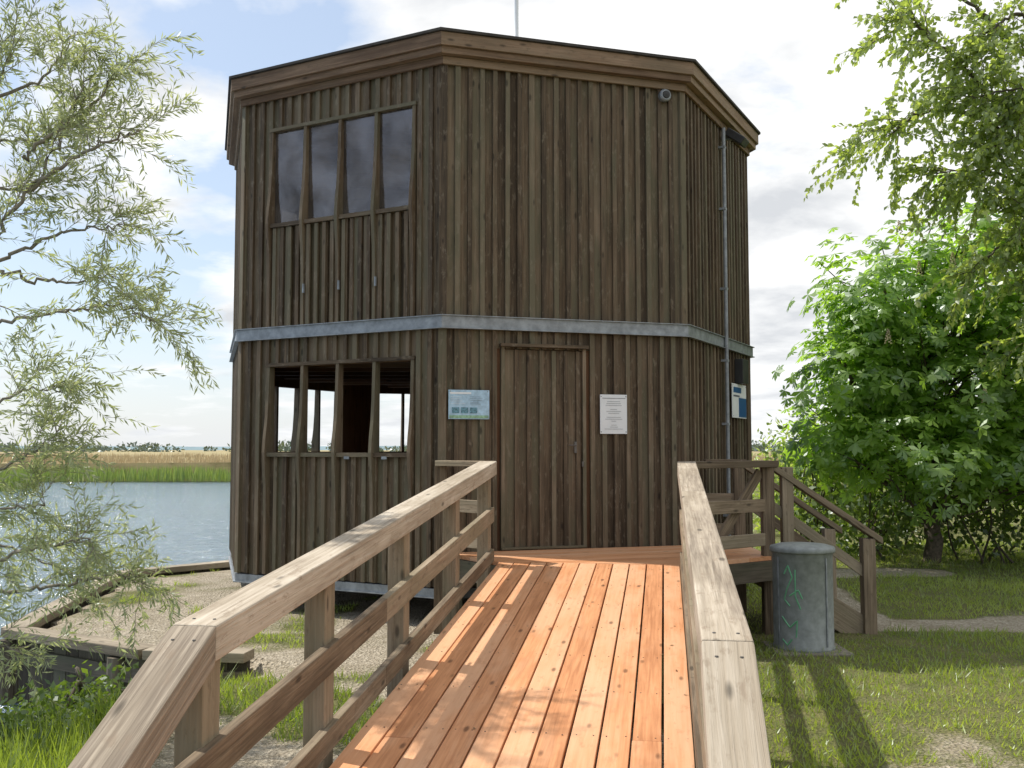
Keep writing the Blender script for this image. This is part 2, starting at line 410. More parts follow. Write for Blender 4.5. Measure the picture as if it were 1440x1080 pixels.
tcg=t.n('ShaderNodeTexCoord').outputs['Object']; df=t.n('ShaderNodeBsdfDiffuse'); df.inputs[0].default_value=(.30,.26,.23,1)
t.l(t.bump(t.noise(tcg,2.2,3,.5),.25,.05),gl.inputs['Normal'])
tr=t.n('ShaderNodeBsdfTransparent'); tr.inputs[0].default_value=(.6,.58,.56,1); mx=t.n('ShaderNodeMixShader')
t.l(t.ramp(t.noise(tcg,1.7,5,.6,.5),[(.35,.05),(.65,.19)]),mx.inputs[0])
t.l(tr.outputs[0],mx.inputs[1]);t.l(gl.outputs[0],mx.inputs[2]);mx2=t.n('ShaderNodeMixShader'); t.l(t.ramp(t.noise(tcg,3,4,.6),[(.35,.08),(.7,.28)]),mx2.inputs[0])
t.l(mx.outputs[0],mx2.inputs[1]); t.l(df.outputs[0],mx2.inputs[2]);o=t.n('ShaderNodeOutputMaterial');t.l(mx2.outputs[0],o.inputs[0])
glass.build('upper_window_panes',m,TW)
fl=MB()
P8=lambda off:[(ringpt(i,off).x,ringpt(i,off).y) for i in range(8)]
fl.prism(P8(-.07),.56,.66); fl.prism(P8(-.07),2.66,2.86); fl.prism(P8(-.07),5.22,5.28)
for k in range(9):
    q=cen+V3(0,(k-4)*.6,0); L=2*math.sqrt(max(.1,2.9**2-((k-4)*.6)**2))*.93
    fl.box(V3(q.x,q.y,2.60),(1,0,0),(0,1,0),(0,0,1),L,.07,.12)
    fl.box(V3(q.x,q.y,5.15),(1,0,0),(0,1,0),(0,0,1),L,.07,.14)
fl.build('floors_and_ceilings',M['inner'],TW)
rf=MB(); ring(rf,.175,.09,5.375,5.50); ring(rf,.145,.09,5.31,5.375); ring(rf,.075,.046,5.235,5.308); rf.build('roof_fascia',M['fascia'],TW,.004)
rr=MB(); rr.prism(P8(.10),5.312,5.36); rr.build('roof_soffit',M['fascia'],TW)
rr=MB(); rr.prism(P8(.20),5.502,5.527); rr.prism([(cen.x+(p[0]-cen.x)*.2,cen.y+(p[1]-cen.y)*.2) for p in P8(0)],5.527,5.56); rr.build('roof_deck',M['felt'],TW)
st=MB(); ring(st,.075,.05,ZB-.055,ZB+.055); ring(st,.095,.05,ZB+.055,ZB+.063); ring(st,.095,.05,ZB-.063,ZB-.055); ring(st,.045,-.1,.275,.350); ring(st,.065,-.1,.265,.275)
for i in range(8):
    q=ringpt(i,-.25); st.tube([(q.x,q.y,-.9),(q.x,q.y,.27)],[.07,.07],12)
st.build('steel_bands',M['steel'],TW)
# door
d=(Vt[1]-Vt[0]).normalized(); n=V3(d.y,-d.x,0); U=V3(0,0,1)
dr=MB()
for k in range(7):
    wdt=.80/6.5; c0=.585+wdt*k; wd_=min(wdt-.006,1.372-c0)
    dr.box(A+d*(c0+wd_/2)+n*.010+U*1.63,U,d,-n,1.86,wd_,.016)
    if k: dr.box(A+d*(c0-.003)+n*.030+U*1.63,U,d,-n,1.86,.042,.024)
for s_ in (.567,1.383): dr.box(A+d*s_+n*.024+U*1.64,U,d,-n,1.9,.034,.05)
dr.box(A+d*.975+n*.05+U*2.60,d,n,U,.88,.09,.03); dr.box(A+d*.975+n*.02+U*.70,d,n,U,.84,.08,.02)
dr.build('door',M['clad'],TW)
dh=MB(); q=A+d*1.29+n*.045+U*1.66
dh.box(q-U*.02,U,d,n,.11,.025,.01); dh.tube([q,q+n*.035,q+n*.035-d*.08],[.006,.006,.005],8); dh.box(A+d*1.36+n*.055+U*1.48,U,d,n,.05,.02,.012)
dh.build('door_handle',M['dull'],TW)
# pipe
d2=(Vt[2]-Vt[1]).normalized(); n2=V3(d2.y,-d2.x,0); B=Vt[1]
pp=MB(); q=B+d2*1.24+n2*.10; pp.tube([q+U*.3,q+U*5.22],[.022,.022],12)
for z in (.9,1.9,2.6,3.4,4.3,5.0): pp.box(B+d2*1.24+n2*.08+U*z,d2,n2,U,.06,.08,.025)
pp.tube([B+d2*1.38+n2*.06+U*.4,B+d2*1.38+n2*.06+U*2.6],[.012,.012],8)
pp.build('conduit_pipe',M['steel'],TW)
bx=MB(); bx.box(B+d2*1.85+n2*.10+U*2.52,U,d2,n2,.28,.24,.10); bx.build('meter_box',M['black'],TW,.006)
# lamps
lm=empty('wall_lamp'); mb=MB(); q=A+d*2.25+n*.045+U*5.165
prof=[(0,.0),(.06,0),(.062,.02),(.062,.05),(.05,.065)]
def disc(mb,c,nrm,prof,nn=24):
    nrm=nrm.normalized(); a_=nrm.cross(U).normalized() if abs(nrm.z)<.9 else V3(1,0,0); b_=nrm.cross(a_); vs=[];fs=[]
    for r_,h in prof:
        for k in range(nn): th=2*math.pi*k/nn; vs.append(c+a_*math.cos(th)*r_+b_*math.sin(th)*r_+nrm*h)
    for i in range(len(prof)-1):
        for k in range(nn): fs.append((i*nn+k,i*nn+(k+1)%nn,(i+1)*nn+(k+1)%nn,(i+1)*nn+k))
    fs.append(tuple(range((len(prof)-1)*nn,len(prof)*nn))); mb.add(vs,fs)
disc(mb,q,n,prof); mb.build('housing',M['steel'],lm)
mb=MB(); disc(mb,q+n*.066,n,[(.04,0),(.036,.010),(.0,.016)]); mb.build('lens',M['black'],lm)
fl2=empty('floodlight'); mb=MB(); q=B+d2*1.35+n2*.22+U*5.12
mb.box(q,(n2*.8-U*.6).normalized(),d2,(n2*.6+U*.8).normalized(),.24,.2,.09); mb.build('head',M['black'],fl2,.01)
mb=MB(); mb.beam(B+d2*1.35+n2*.03+U*5.14,q,.04,.04); mb.build('bracket',M['steel'],fl2)
fp=empty('flagpole'); mb=MB(); mb.tube([(.05,11.4,5.5),(.05,11.4,8.4)],[.03,.022],12); mb.build('pole',M['white'],fp,smooth=True)
mb=MB(); mb.lathe([(.0,0),(.1,0),(.1,.03),(.04,.05),(.03,.12)],(.05,11.4,5.53),20); mb.build('base',M['steel'],fp)
# signs
def board(name,o,dd,nn_,s0,s1,z0,z1,bgmat,parts):
    e=empty(name); mb=MB(); c=o+dd*((s0+s1)/2)+U*((z0+z1)/2)
    mb.box(c,dd,U,nn_,s1-s0,z1-z0,.008); mb.build('panel',bgmat,e,.001)
    by={}
    for (mt,a,b,c0,c1) in parts:
        mbp=by.setdefault(mt,MB()); w_=s1-s0;h_=z1-z0
        mbp.box(o+dd*(s0+w_*(a+b)/2)+U*(z0+h_*(c0+c1)/2)+nn_*.0055,dd,U,nn_,w_*(b-a),h_*(c1-c0),.002)
    for mt,mbp in by.items(): mbp.build('print_'+mt,M[mt],e)
    sc=MB()
    for a in (.04,.96):
        for b in (.05,.95): disc(sc,o+dd*(s0+(s1-s0)*a)+U*(z0+(z1-z0)*b)+nn_*.004,nn_,[(.006,0),(.005,.004)],8)
    sc.build('screws',M['steel'],e); return e
parts=[('pgreen',.02,.98,.03,.13),('white',.04,.55,.86,.92)]
for k in range(3): parts.append(('photo_a',.08+.22*k,.26+.22*k,.20,.40))
for k in range(5): parts.append(('white',.05,.05+random.uniform(.2,.36),.52+.06*k,.528+.06*k)); parts.append(('ink',.52,.52+random.uniform(.2,.4),.52+.06*k,.528+.06*k))
board('information_board',A+n*.056,d,n,.04,.43,1.90,2.17,M['paleblue'],parts)
parts=[('ink',.08,.94,.90,.912)]
for k in range(15):
    w_=random.uniform(.08,.36)
    if k in (3,7,11): continue
    parts.append(('ink',.5-w_,.5+w_,.12+.05*k,.126+.05*k))
board('notice_sign',A+n*.056,d,n,1.54,1.82,1.77,2.15,M['white'],parts)
parts=[('blue',.45,.98,.03,.60),('blue',.08,.62,.74,.90),('ink',.08,.5,.62,.67),('white',.6,.8,.62,.66)]
board('harbour_sign',B+n2*.075,d2,n2,1.52,2.12,1.98,2.37,M['white'],parts)
# ---------------------------------------------------------------- ramp
ca,sa=.9885,.1513
def R(u,dd,z): return V3(ca*u+sa*dd,-sa*u+ca*dd,z)
zd=lambda q:-.03+.0858*q
RP=empty('wooden_ramp'); rv=V3(ca,-sa,0); fv=V3(sa,ca,0)
dk=MB(); nb=11; u0,u1=-1.385,.115; wb=(u1-u0)/nb
for k in range(nb):
    uc=u0+wb*(k+.5); a0,a1=.3,8.30
    cut=[a0,random.uniform(3.2,5.6),a1] if k%4==1 else [a0,a1]
    for q in range(len(cut)-1):
        s0,s1=cut[q]+(.002 if q else 0),cut[q+1]
        jt=random.uniform(-.0015,.0015)
        dk.vbeam(R(uc,s0,zd(s0)+jt),R(uc,s1,zd(s1)+jt),wb-.010+random.uniform(-.003,.002),.034)
dk.build('deck_boards',M['deck'],RP,.003)
sb=MB()
for q in np.arange(.9,8.2,.6):
    for k in range(nb):
        for e_ in (-.04,.04):
            c=R(u0+wb*(k+.5)+e_+random.uniform(-.004,.004),q+random.uniform(-.01,.01),zd(q)+.0012); sb.box(c,rv,fv,U,.006,.006,.002)
sb.build('deck_screws',M['dull'],RP)
fr=MB()
for uu in (-1.36,-.9,-.4,.09):
    fr.vbeam(R(uu,.4,zd(.4)-.036),R(uu,8.3,zd(8.3)-.036),.05,.15)
for q in (1.5,3,4.2,5.5,6.9,8.1): fr.vbeam(R(-1.44,q,zd(q)-.19),R(.15,q,zd(q)-.19),.06,.12)
cp=MB(); po=MB(); rl=MB()
for side in (-1,1):
    uc=-1.475 if side<0 else .175; inn=uc-side*.06; H=.84
    top=lambda q:zd(q)+H
    q=5.9 if side<0 else 6.4
    cp.vbeam(R(uc,3.0,top(3.0)),R(uc,q,top(q)),.15,.115)
    q+=.003
    cp.vbeam(R(uc,q,top(q)),R(uc,8.30,top(8.30)),.15,.115)
    zz_=top(3.0); cp.vbeam(R(uc,2.997,zz_-.001),R(uc,1.75,zz_-.5*1.25),.152,.125)
    for q in (1.95,3.06,4.2,5.5,6.9,8.18):
        zt=(top(q)-.117) if q>3 else zz_-.5*(3-q)-.13
        po.box(R(uc+side*.012,q,(zt-.45)/2),U,rv,fv,zt+.45,.095,.125)
    for hh,hw in ((.46,.12),(.115,.10)):
        a=1.9
        rl.vbeam(R(inn+side*.018,a,zd(a)+hh),R(inn+side*.018,5.0,zd(5.0)+hh),.042,hw)
        rl.vbeam(R(inn+side*.018,5.003,zd(5.003)+hh),R(inn+side*.018,8.25,zd(8.25)+hh),.042,hw)
bo=MB()
for side in (-1,1):
    uc=-1.475 if side<0 else .175
    for q in (2.93,3.07):
        for e_ in (-.035,.035):
            z=zd(3.0)+.84-(.5*.07 if q<3 else -.006); disc(bo,R(uc+e_,q,z+.0005),U,[(.006,0),(.005,.002)],8)
cp.build('cap_rails',M['cap'],RP,.007); po.build('posts',M['rail'],RP,.005); rl.build('mid_rails',M['rail'],RP,.004); fr.build('joists',M['quay'],RP); bo.build('bolts',M['dull'],RP)
# landing
LP=empty('landing_platform'); LZ=zd(8.3)
poly=[R(-1.385,8.305,0),R(.115,8.305,0),V3(2.30,8.86,0),V3(2.30,9.95,0),V3(1.735,9.87,0),V3(-.60,9.135,0)]
poly=[(p.x,p.y) for p in poly]
def clip(P,a,b,c):
    out=[]
    for i in range(len(P)):
        p,q=P[i],P[(i+1)%len(P)]; fp_=a*p[0]+b*p[1]-c; fq=a*q[0]+b*q[1]-c
        if fp_<=0: out.append(p)
        if (fp_<0)!=(fq<0):
            k=fp_/(fp_-fq); out.append((p[0]+(q[0]-p[0])*k,p[1]+(q[1]-p[1])*k))
    return out
ld=MB(); da=math.radians(17); ddx,ddy=math.cos(da),math.sin(da); nxx,nyy=-ddy,ddx
o0=min(p[0]*nxx+p[1]*nyy for p in poly); o1=max(p[0]*nxx+p[1]*nyy for p in poly); x=o0
while x<o1:
    Q=clip(poly,nxx,nyy,x+.131); Q=clip(Q,-nxx,-nyy,-x) if len(Q)>2 else []
    if len(Q)>2: ld.prism(Q,LZ-.034,LZ+random.uniform(-.001,.001),(ddx,ddy))
    x+=.137
ld.build('deck_boards',M['deck'],LP)
lf=MB()
for i in (1,2,5):
    p,q=poly[i],poly[(i+1)%6]; lf.vbeam((p[0],p[1],LZ-.037),(q[0],q[1],LZ-.037),.06,.17)
lf.vbeam((-.1,8.5,LZ-.037),(1.3,8.3,LZ-.037),.06,.17)
for p in ((-.1,8.55),(-.5,9.05),(1.4,8.35),(.65,8.45)): lf.box((p[0],p[1],.1),U,(1,0,0),(0,1,0),1.0,.11,.11)
lf.build('frame',M['quay'],LP)
lc=MB(); lpz=MB(); lr=MB(); T=LZ+.84
pL0=R(-1.475,8.375,T); pL1=V3(-.64,8.97,T)
lc.vbeam(pL0-V3(0,0,.001),pL1,.14,.05)
pR0=R(.175,8.375,T); pR1=V3(2.27,8.90,T)
lc.vbeam(pR0-V3(0,0,.001),pR1+V3(.06,.03,0),.14,.06)
lc.vbeam(V3(1.93,10.02,T),V3(2.34,10.02,T),.12,.06)
for p in (pL1,pL0+V3(-.05,.03,0),pR1,V3(2.27,10.02,T)):
    lpz.box((p.x,p.y,(T-.052-.3)/2),U,(1,0,0),(0,1,0),T-.052+.3,.105,.105)
lpz.box((2.45,8.93,(T-.06-.3)/2),U,(1,0,0),(0,1,0),T-.06+.3,.10,.10)
for z in (.50,.20):
    lr.vbeam((pL0.x,pL0.y,LZ+z),(pL1.x,pL1.y,LZ+z),.04,.11); lr.vbeam((pR0.x,pR0.y,LZ+z),(pR1.x,pR1.y,LZ+z),.04,.11); lr.vbeam((1.86,10.02,LZ+z),(2.27,10.02,LZ+z),.04,.11)
lr.beam((1.75,8.6,LZ+.12),(2.2,8.87,LZ+.74),.03,.09)
lc.build('cap_rails',M['rail'],LP,.005); lpz.build('posts',M['rail'],LP,.005); lr.build('mid_rails',M['rail'],LP,.004)
# stairs
SP=empty('wooden_stairs'); sp_=MB(); sr=MB(); sc_=MB()
n_=4; rise=LZ/n_; run=.25
for k in range(1,n_):
    z=LZ-rise*k; x=2.31+run*(k-.5)
    for j in (0,1): sp_.box((x-.06+j*.125,9.42,z-.02),(0,1,0),(1,0,0),U,.96,.118,.04)
    sp_.box((x-.12,9.42,z-.02-rise/2),(0,1,0),(1,0,0),U,.9,.02,rise-.05)
for y in (8.945,9.895):
    sp_.beam((2.32,y,LZ-.16),(3.16,y,-.02),.045,.24)
for y in (8.93,10.02):
    sr.vbeam((2.28,y,T-.001),(3.28,y,T-.68),.13,.06)
    sc_.vbeam((2.30,y+.01,T-.34),(3.14,y+.01,T-.34-.60),.04,.11)
    sc_.box((3.16,y,(T-.68)/2-.12),U,(1,0,0),(0,1,0),T-.66+.2,.11,.11)
sp_.build('steps',M['rail'],SP,.003); sr.build('handrails',M['rail'],SP,.005); sc_.build('posts_and_rails',M['rail'],SP,.004)
# ---------------------------------------------------------------- litter bin
TB=empty('litter_bin'); c=(2.38,8.24,.0)
mb=MB(); mb.lathe([(0,.0),(.235,0),(.245,.01),(.245,.03),(.238,.04),(.238,.77),(.246,.78),(.246,.795)],c,64); mb.build('body',M['zinc'],TB,smooth=True)
mb=MB(); mb.lathe([(.236,.785),(.256,.785),(.26,.795),(.26,.82),(.253,.83),(.20,.845),(.08,.855),(0,.858)],c,64); mb.build('lid',M['zinc'],TB,smooth=True)
mb=MB()
for th in (-2.75,-1.0,.6,2.2): mb.box((c[0]+.243*math.cos(th),c[1]+.243*math.sin(th),c[2]+.4),U,(-math.sin(th),math.cos(th),0),(math.cos(th),math.sin(th),0),.7,.014,.006)
mb.build('straps',M['steel'],TB)
mb=MB()
def cyl(th,z): return (c[0]+.2365*math.cos(th),c[1]+.2365*math.sin(th),c[2]+z)
for path in ([(-2.5,.62),(-2.35,.69),(-2.2,.6),(-2.4,.5),(-2.5,.42),(-2.25,.36)],[(-2.1,.66),(-2.1,.45),(-1.9,.33)],[(-2.6,.28),(-2.3,.2),(-2.05,.26),(-2.1,.10)],[(-2.3,.45),(-2.0,.5),(-1.85,.42)],[(-2.6,.1),(-2.4,.06),(-2.2,.12)]):
    pts=[]
    for i in range(len(path)-1):
        for k in range(6): f=k/6; pts.append(cyl(path[i][0]*(1-f)+path[i+1][0]*f,path[i][1]*(1-f)+path[i+1][1]*f))
    mb.tube(pts,[.007]*len(pts),5)
mb.build('graffiti',M['greenpaint'],TB)
mb=MB(); mb.box((2.40,8.22,-.012),(1,0,0),(0,1,0),U,.60,.54,.05); mb.build('base_slab',M['concrete'],TB,.01)
# ---------------------------------------------------------------- quay
QE=empty('timber_quay'); qc=MB(); qw=MB()
for i in range(7):
    a,b=V3(*QP[i],0),V3(*QP[i+1],0); dd_=(b-a); L=dd_.length; dd_.normalize(); nn_=V3(-dd_.y,dd_.x,0)
    qc.vbeam(a+V3(0,0,.09),b+V3(0,0,.09+.002*(i%2)),.20,.075)
    k=0
    while k*.16<L:
        q=a+dd_*(k*.16+.08); qw.box(q+V3(0,0,-.5),U,dd_,nn_,1.03,.152,.05+random.uniform(0,.012)); k+=1
    for s_ in np.arange(.3,L,1.4):
        qw.tube([a+dd_*s_+nn_*.06+V3(0,0,-1.1),a+dd_*s_+nn_*.06+V3(0,0,.0)],[.07,.07],10)
    qw.beam(a+V3(0,0,-.12),b+V3(0,0,-.12),.14,.12)
qc.build('cap_boards',M['quaycap'],QE,.006); qw.build('sheet_piles',M['quay'],QE)
# ---------------------------------------------------------------- vegetation
def bez(pts,n=14):
    pts=[Vector(p) for p in pts]; out=[]
    for i in range(len(pts)-1):
        p0=pts[max(i-1,0)];p1=pts[i];p2=pts[i+1];p3=pts[min(i+2,len(pts)-1)]
        for k in range(n):
            t_=k/n; out.append(.5*((2*p1)+(p2-p0)*t_+(2*p0-5*p1+4*p2-p3)*t_*t_+(3*p1-p0-3*p2+p3)*t_**3))
    out.append(pts[-1]); return out
def rv3(s=1): return Vector((random.gauss(0,s),random.gauss(0,s),random.gauss(0,s)))
def twiggy(limbs,tw_per_m,twlen,leafgap,leafL,leafW,name,barkm,leafm,start=.3,droop=.1,up=.2,hang=0,spread=.8,levels=1):
    E=empty(name); wd=MB(); P=[];D=[];Sx=[];Ls=[]
    def twig(p,dr,L,r,lev):
        n=max(4,int(L/.07)); pts=[p]; dcur=dr.normalized()
        for k in range(n):
            dcur=(dcur+rv3(.10)+V3(0,0,-droop*k/n)).normalized(); pts.append(pts[-1]+dcur*L/n)
        wd.tube(pts,[r*(1-.8*k/n) for k in range(n+1)],4)
        m_=int(L/leafgap)
        for k in range(m_):
            f=(k+random.random())/m_
            if f<.12: continue
            x=f*n; i=min(int(x),n-1); pt=pts[i].lerp(pts[i+1],x-i); ax=(pts[i+1]-pts[i]).normalized()
            sd_=ax.cross(rv3()).normalized(); dl=(ax*.75+sd_*.75+V3(0,0,-hang)).normalized()
            P.append(pt);D.append(dl);Sx.append(dl.cross(rv3()));Ls.append(random.uniform(.6,1.15))
        if lev>0:
            for k in range(random.randint(2,4)):
                i=random.randint(1,n-1); a=(pts[i]-pts[i-1]).normalized()
                twig(pts[i],a+rv3(.45),L*random.uniform(.4,.7),r*.6,lev-1)
    for lb in limbs:
        rr_=lb[0]; pts=bez(lb[1:]); N=len(pts); pts=[p+rv3(.012) for p in pts]
        wd.tube(pts,[rr_*(1-.82*k/N) for k in range(N)],7)
        L=sum((pts[k+1]-pts[k]).length for k in range(N-1))
        for k in range(int(L*tw_per_m)):
            f=start+(1-start)*random.random()**.8; i=min(int(f*(N-1)),N-2); a=(pts[i+1]-pts[i]).normalized()
            twig(pts[i],a*.7+rv3(.45*spread)+V3(0,0,up),twlen*random.uniform(.5,1.2),max(.0025,rr_*.16),levels)
        twig(pts[-1],pts[-1]-pts[-2],twlen*.9,max(.0025,rr_*.16),levels)
    wd.build('trunk_and_branches',barkm,E,smooth=True)
    quads('leaves',[tuple(p) for p in P],[tuple(p) for p in D],[tuple(p) for p in Sx],np.array(Ls)*leafL,np.array(Ls)*leafW,leafm,E,fold=.12)
    print(name,len(P)); return E
base=V3(-4.05,6.3,-.9)
limbs=[(.085,base,(-4.02,6.3,.5),(-3.85,6.2,1.6),(-3.7,6.1,2.8),(-3.5,6.0,4.0),(-3.3,6,5.2)),
 (.022,(-3.8,6.2,2.1),(-3.3,6.0,2.7),(-2.9,6.0,3.3),(-2.62,6.0,3.9)),
 (.015,(-2.95,6.0,3.2),(-2.5,5.9,3.45),(-2.25,5.9,3.55)),
 (.015,(-3.3,6.0,2.7),(-2.8,6.1,2.95),(-2.4,6.1,3.0)),
 (.014,(-3.6,6.1,2.3),(-3.0,6.1,2.42),(-2.5,6.1,2.50),(-2.2,6.1,2.42)),
 (.02,(-3.7,6.1,2.8),(-3.3,5.9,3.4),(-3.05,5.9,4.0)),
 (.014,(-3.9,6.2,1.5),(-3.4,6.0,1.35),(-2.9,6.0,1.6),(-2.72,6.0,1.75)),
 (.02,(-4.0,6.3,.6),(-3.5,6.1,.75),(-2.95,6.0,1.0),(-2.5,6.0,1.08)),
 (.016,(-3.4,6.1,.8),(-3.0,6.2,.75),(-2.5,6.2,.85),(-2.25,6.2,.80)),
 (.014,(-3.5,6.0,.75),(-3.05,5.8,.55),(-2.8,5.8,.45)),
 (.014,(-3.85,6.2,1.6),(-3.2,6.3,1.95),(-2.85,6.3,2.0)),
 (.014,(-3.6,6.0,3.2),(-3.1,6.1,3.25),(-2.8,6.1,3.3)),
 (.014,(-3.6,6.0,3.5),(-3.2,6.3,3.6),(-2.75,6.3,3.65)),
 (.014,(-3.3,6.3,2.75),(-2.9,6.4,2.7),(-2.6,6.4,2.75)),
 (.014,(-3.0,6.0,3.4),(-2.6,6.1,3.8),(-2.45,6.1,4.05)),
 (.014,(-3.4,6.0,3.7),(-2.9,6.0,3.9),(-2.7,6.0,4.2)),
 (.016,(-3.9,6.1,1.2),(-3.2,5.9,1.25),(-2.75,5.9,1.3)),
 (.014,(-3.9,6.4,.9),(-3.3,6.5,1.0),(-2.75,6.5,.75))]
twiggy(limbs,12,.42,.0135,.068,.0125,'willow_tree',M['wbark'],M['willow'],droop=.25,up=.22,start=.3,hang=.1)
limbs=[(.17,(7.5,12.6,-.1),(7.4,12.5,2.5),(7.2,12.4,5),(6.9,12.3,8),(6.7,12.2,10)),
 (.05,(7.3,12.5,4.2),(6.3,12.2,5.6),(5.4,12,6.5),(4.75,12,7.0)),
 (.035,(6.6,12.3,5.3),(5.7,12,5.7),(5.0,12,5.75),(4.7,12,5.5)),
 (.035,(7.3,12.5,3.6),(6.6,12.1,4.6),(5.9,12,5.0),(5.2,12,5.0)),
 (.04,(7.0,12.4,6.2),(6.0,12.4,7.2),(5.2,12.4,7.9)),
 (.035,(7.3,12.4,3.2),(6.6,12,3.9),(6.0,11.9,4.1),(5.65,11.9,3.8)),
 (.035,(6.9,12.4,6.8),(6.3,12,7.0),(5.8,12,6.7)),
 (.035,(7.0,12.4,5.8),(6.5,11.8,6.1),(6.0,11.6,5.6)),
 (.035,(7.3,12.4,4.5),(7.2,11.7,5.1),(6.6,11.5,5.0),(6.0,11.4,4.4)),
 (.03,(7.0,12.3,5.0),(6.3,11.8,5.4),(5.7,11.8,5.2)),
 (.03,(7.1,12.3,6.0),(6.4,11.9,6.5),(5.6,11.9,6.3)),
 (.03,(7.3,12.3,4.0),(6.5,11.9,4.3),(5.9,11.8,4.5)),
 (.03,(7.2,12.3,4.8),(6.6,11.7,4.7),(6.1,11.7,4.9)),
 (.03,(7.2,12.3,3.5),(6.7,11.7,3.9),(6.2,11.6,3.5)),
 (.03,(7.0,12.3,5.6),(6.3,11.7,5.9),(5.5,11.7,5.85)),
 (.035,(7.3,12.5,3.0),(6.9,12.2,3.2),(6.4,12.1,3.0))]
twiggy(limbs,9,.78,.03,.095,.060,'elm_tree',M['bark'],M['elm'],droop=.25,up=.05,start=.25,hang=.4)
def lobes_pts(lobes,n,shell=.62,noise_amp=.22,seed=0):
    out=[];nr=[]; vol=np.array([l[1][0]*l[1][1]*l[1][2] for l in lobes])**(2/3); vol/=vol.sum()
    for (c_,r_),f in zip(lobes,vol):
        m_=int(n*f); d_=runit(m_); rad=shell+(1.03-shell)*rng.random(m_)**.6
        for q in range(m_):
            x=d_[q]*rad[q]; k=1+noise_amp*2*mnoise.noise(Vector((d_[q][0]*2.2+c_[0],d_[q][1]*2.2,d_[q][2]*2.2+seed)))
            out.append((c_[0]+x[0]*r_[0]*k,c_[1]+x[1]*r_[1]*k,c_[2]+x[2]*r_[2]*k)); nr.append(tuple(d_[q]))
    return np.array(out),np.array(nr)
CH=empty('horse_chestnut_tree')
lob=[((5.55,14,3.75),(1.15,1.2,.9)),((4.85,13.8,2.65),(.85,.9,.7)),((6.3,13.8,2.7),(1.3,1.3,1.0)),((4.5,13.9,1.75),(.65,.8,.6)),
     ((6.9,14,4.1),(1.3,1.3,1.3)),((5.6,13.5,1.6),(1.2,1.0,.75)),((7.9,14,2.6),(1.2,1.3,1.5)),((5.9,15,3.0),(1.3,1,1.3)),((6.9,13.6,1.6),(1.0,.9,.7)),((5.0,13.7,3.4),(.55,.8,.45))]
Pc,Nc=lobes_pts(lob,7800,.5,.42)
keep=Pc[:,2]>.6; Pc=Pc[keep];Nc=Nc[keep]
P=[];D=[];Sx=[];L=[];rn=[]
for p,nn_ in zip(Pc,Nc):
    ax=Vector(nn_)*.75+V3(0,0,.65)+rv3(.25); ax.normalize(); a_=ax.cross(V3(.3,.2,1)).normalized(); b_=ax.cross(a_)
    k=random.choice((5,6,7)); ph=random.random()*6; sz=random.uniform(.10,.175); rr_=random.random()
    for j in range(k):
        th=ph+2*math.pi*j/k*.86; o=a_*math.cos(th)+b_*math.sin(th); dl=(o-V3(0,0,.28)-ax*.12).normalized()
        P.append(p);D.append(tuple(dl));Sx.append(tuple(dl.cross(ax)));L.append(sz*random.uniform(.8,1.1));rn.append(rr_*.75+random.random()*.25)
quads('leaves',P,D,Sx,np.array(L),np.array(L)*.38,M['chest'],CH,rnd=np.array(rn),mid=.62,fold=.15)
wd=MB()
for lb in [(.14,(6.1,14.6,-.1),(6.1,14.5,1.2),(6.0,14.3,2.6),(5.9,14.2,4.2)),(.08,(6.1,14.5,1.0),(5.4,14.1,1.8),(4.8,13.8,2.5),(4.5,13.7,2.9)),(.06,(6.1,14.5,.8),(5.3,14,1.1),(4.6,13.8,1.6)),
           (.08,(6.1,14.4,1.6),(6.9,14,2.6),(7.2,14,4)),(.06,(6.0,14.3,2.4),(5.5,14,3.2),(5.2,13.9,4)),(.05,(6.1,14.5,.7),(6.8,13.6,1.1),(7.4,13.4,1.7)),
           (.03,(5.9,14.3,.6),(5.4,13.6,.9),(5.0,13.3,1.3)),(.03,(6.0,14.3,.5),(5.8,13.4,1.0),(5.7,13.1,1.5)),(.1,(8.0,14.8,-.1),(8,14.6,2),(7.9,14.3,4))]:
    pts=bez(lb[1:],8); N=len(pts); wd.tube([p+rv3(.02) for p in pts],[lb[0]*(1-.8*k/N) for k in range(N)],8)
for k in range(150):
    p=V3(*Pc[random.randrange(len(Pc))]); q=V3(6.0,14.4,max(.8,p.z-1.0)); m_=p.lerp(q,.5)+rv3(.12)
    wd.tube([p,p.lerp(m_,.5)+rv3(.03),m_,m_.lerp(q,.6)+rv3(.05)],[.006,.009,.013,.018],4)
wd.build('trunk_and_branches',M['bark'],CH,smooth=True)
fb=MB(); 
for p in [(5.75,12.85,4.0),(5.35,12.95,3.9),(6.2,12.6,3.8),(5.9,12.4,2.2),(4.9,12.9,3.0),(5.2,13.2,4.5)]:
    for k in range(26):
        f=k/26; th=k*2.4; r_=.032*(1-f)+.008; q=V3(*p)+V3(math.cos(th)*r_,math.sin(th)*r_,f*.19); fb.box(q,(1,0,0),(0,1,0),(0,0,1),.016,.016,.012)
fb.build('blossoms',M['flower'],CH)
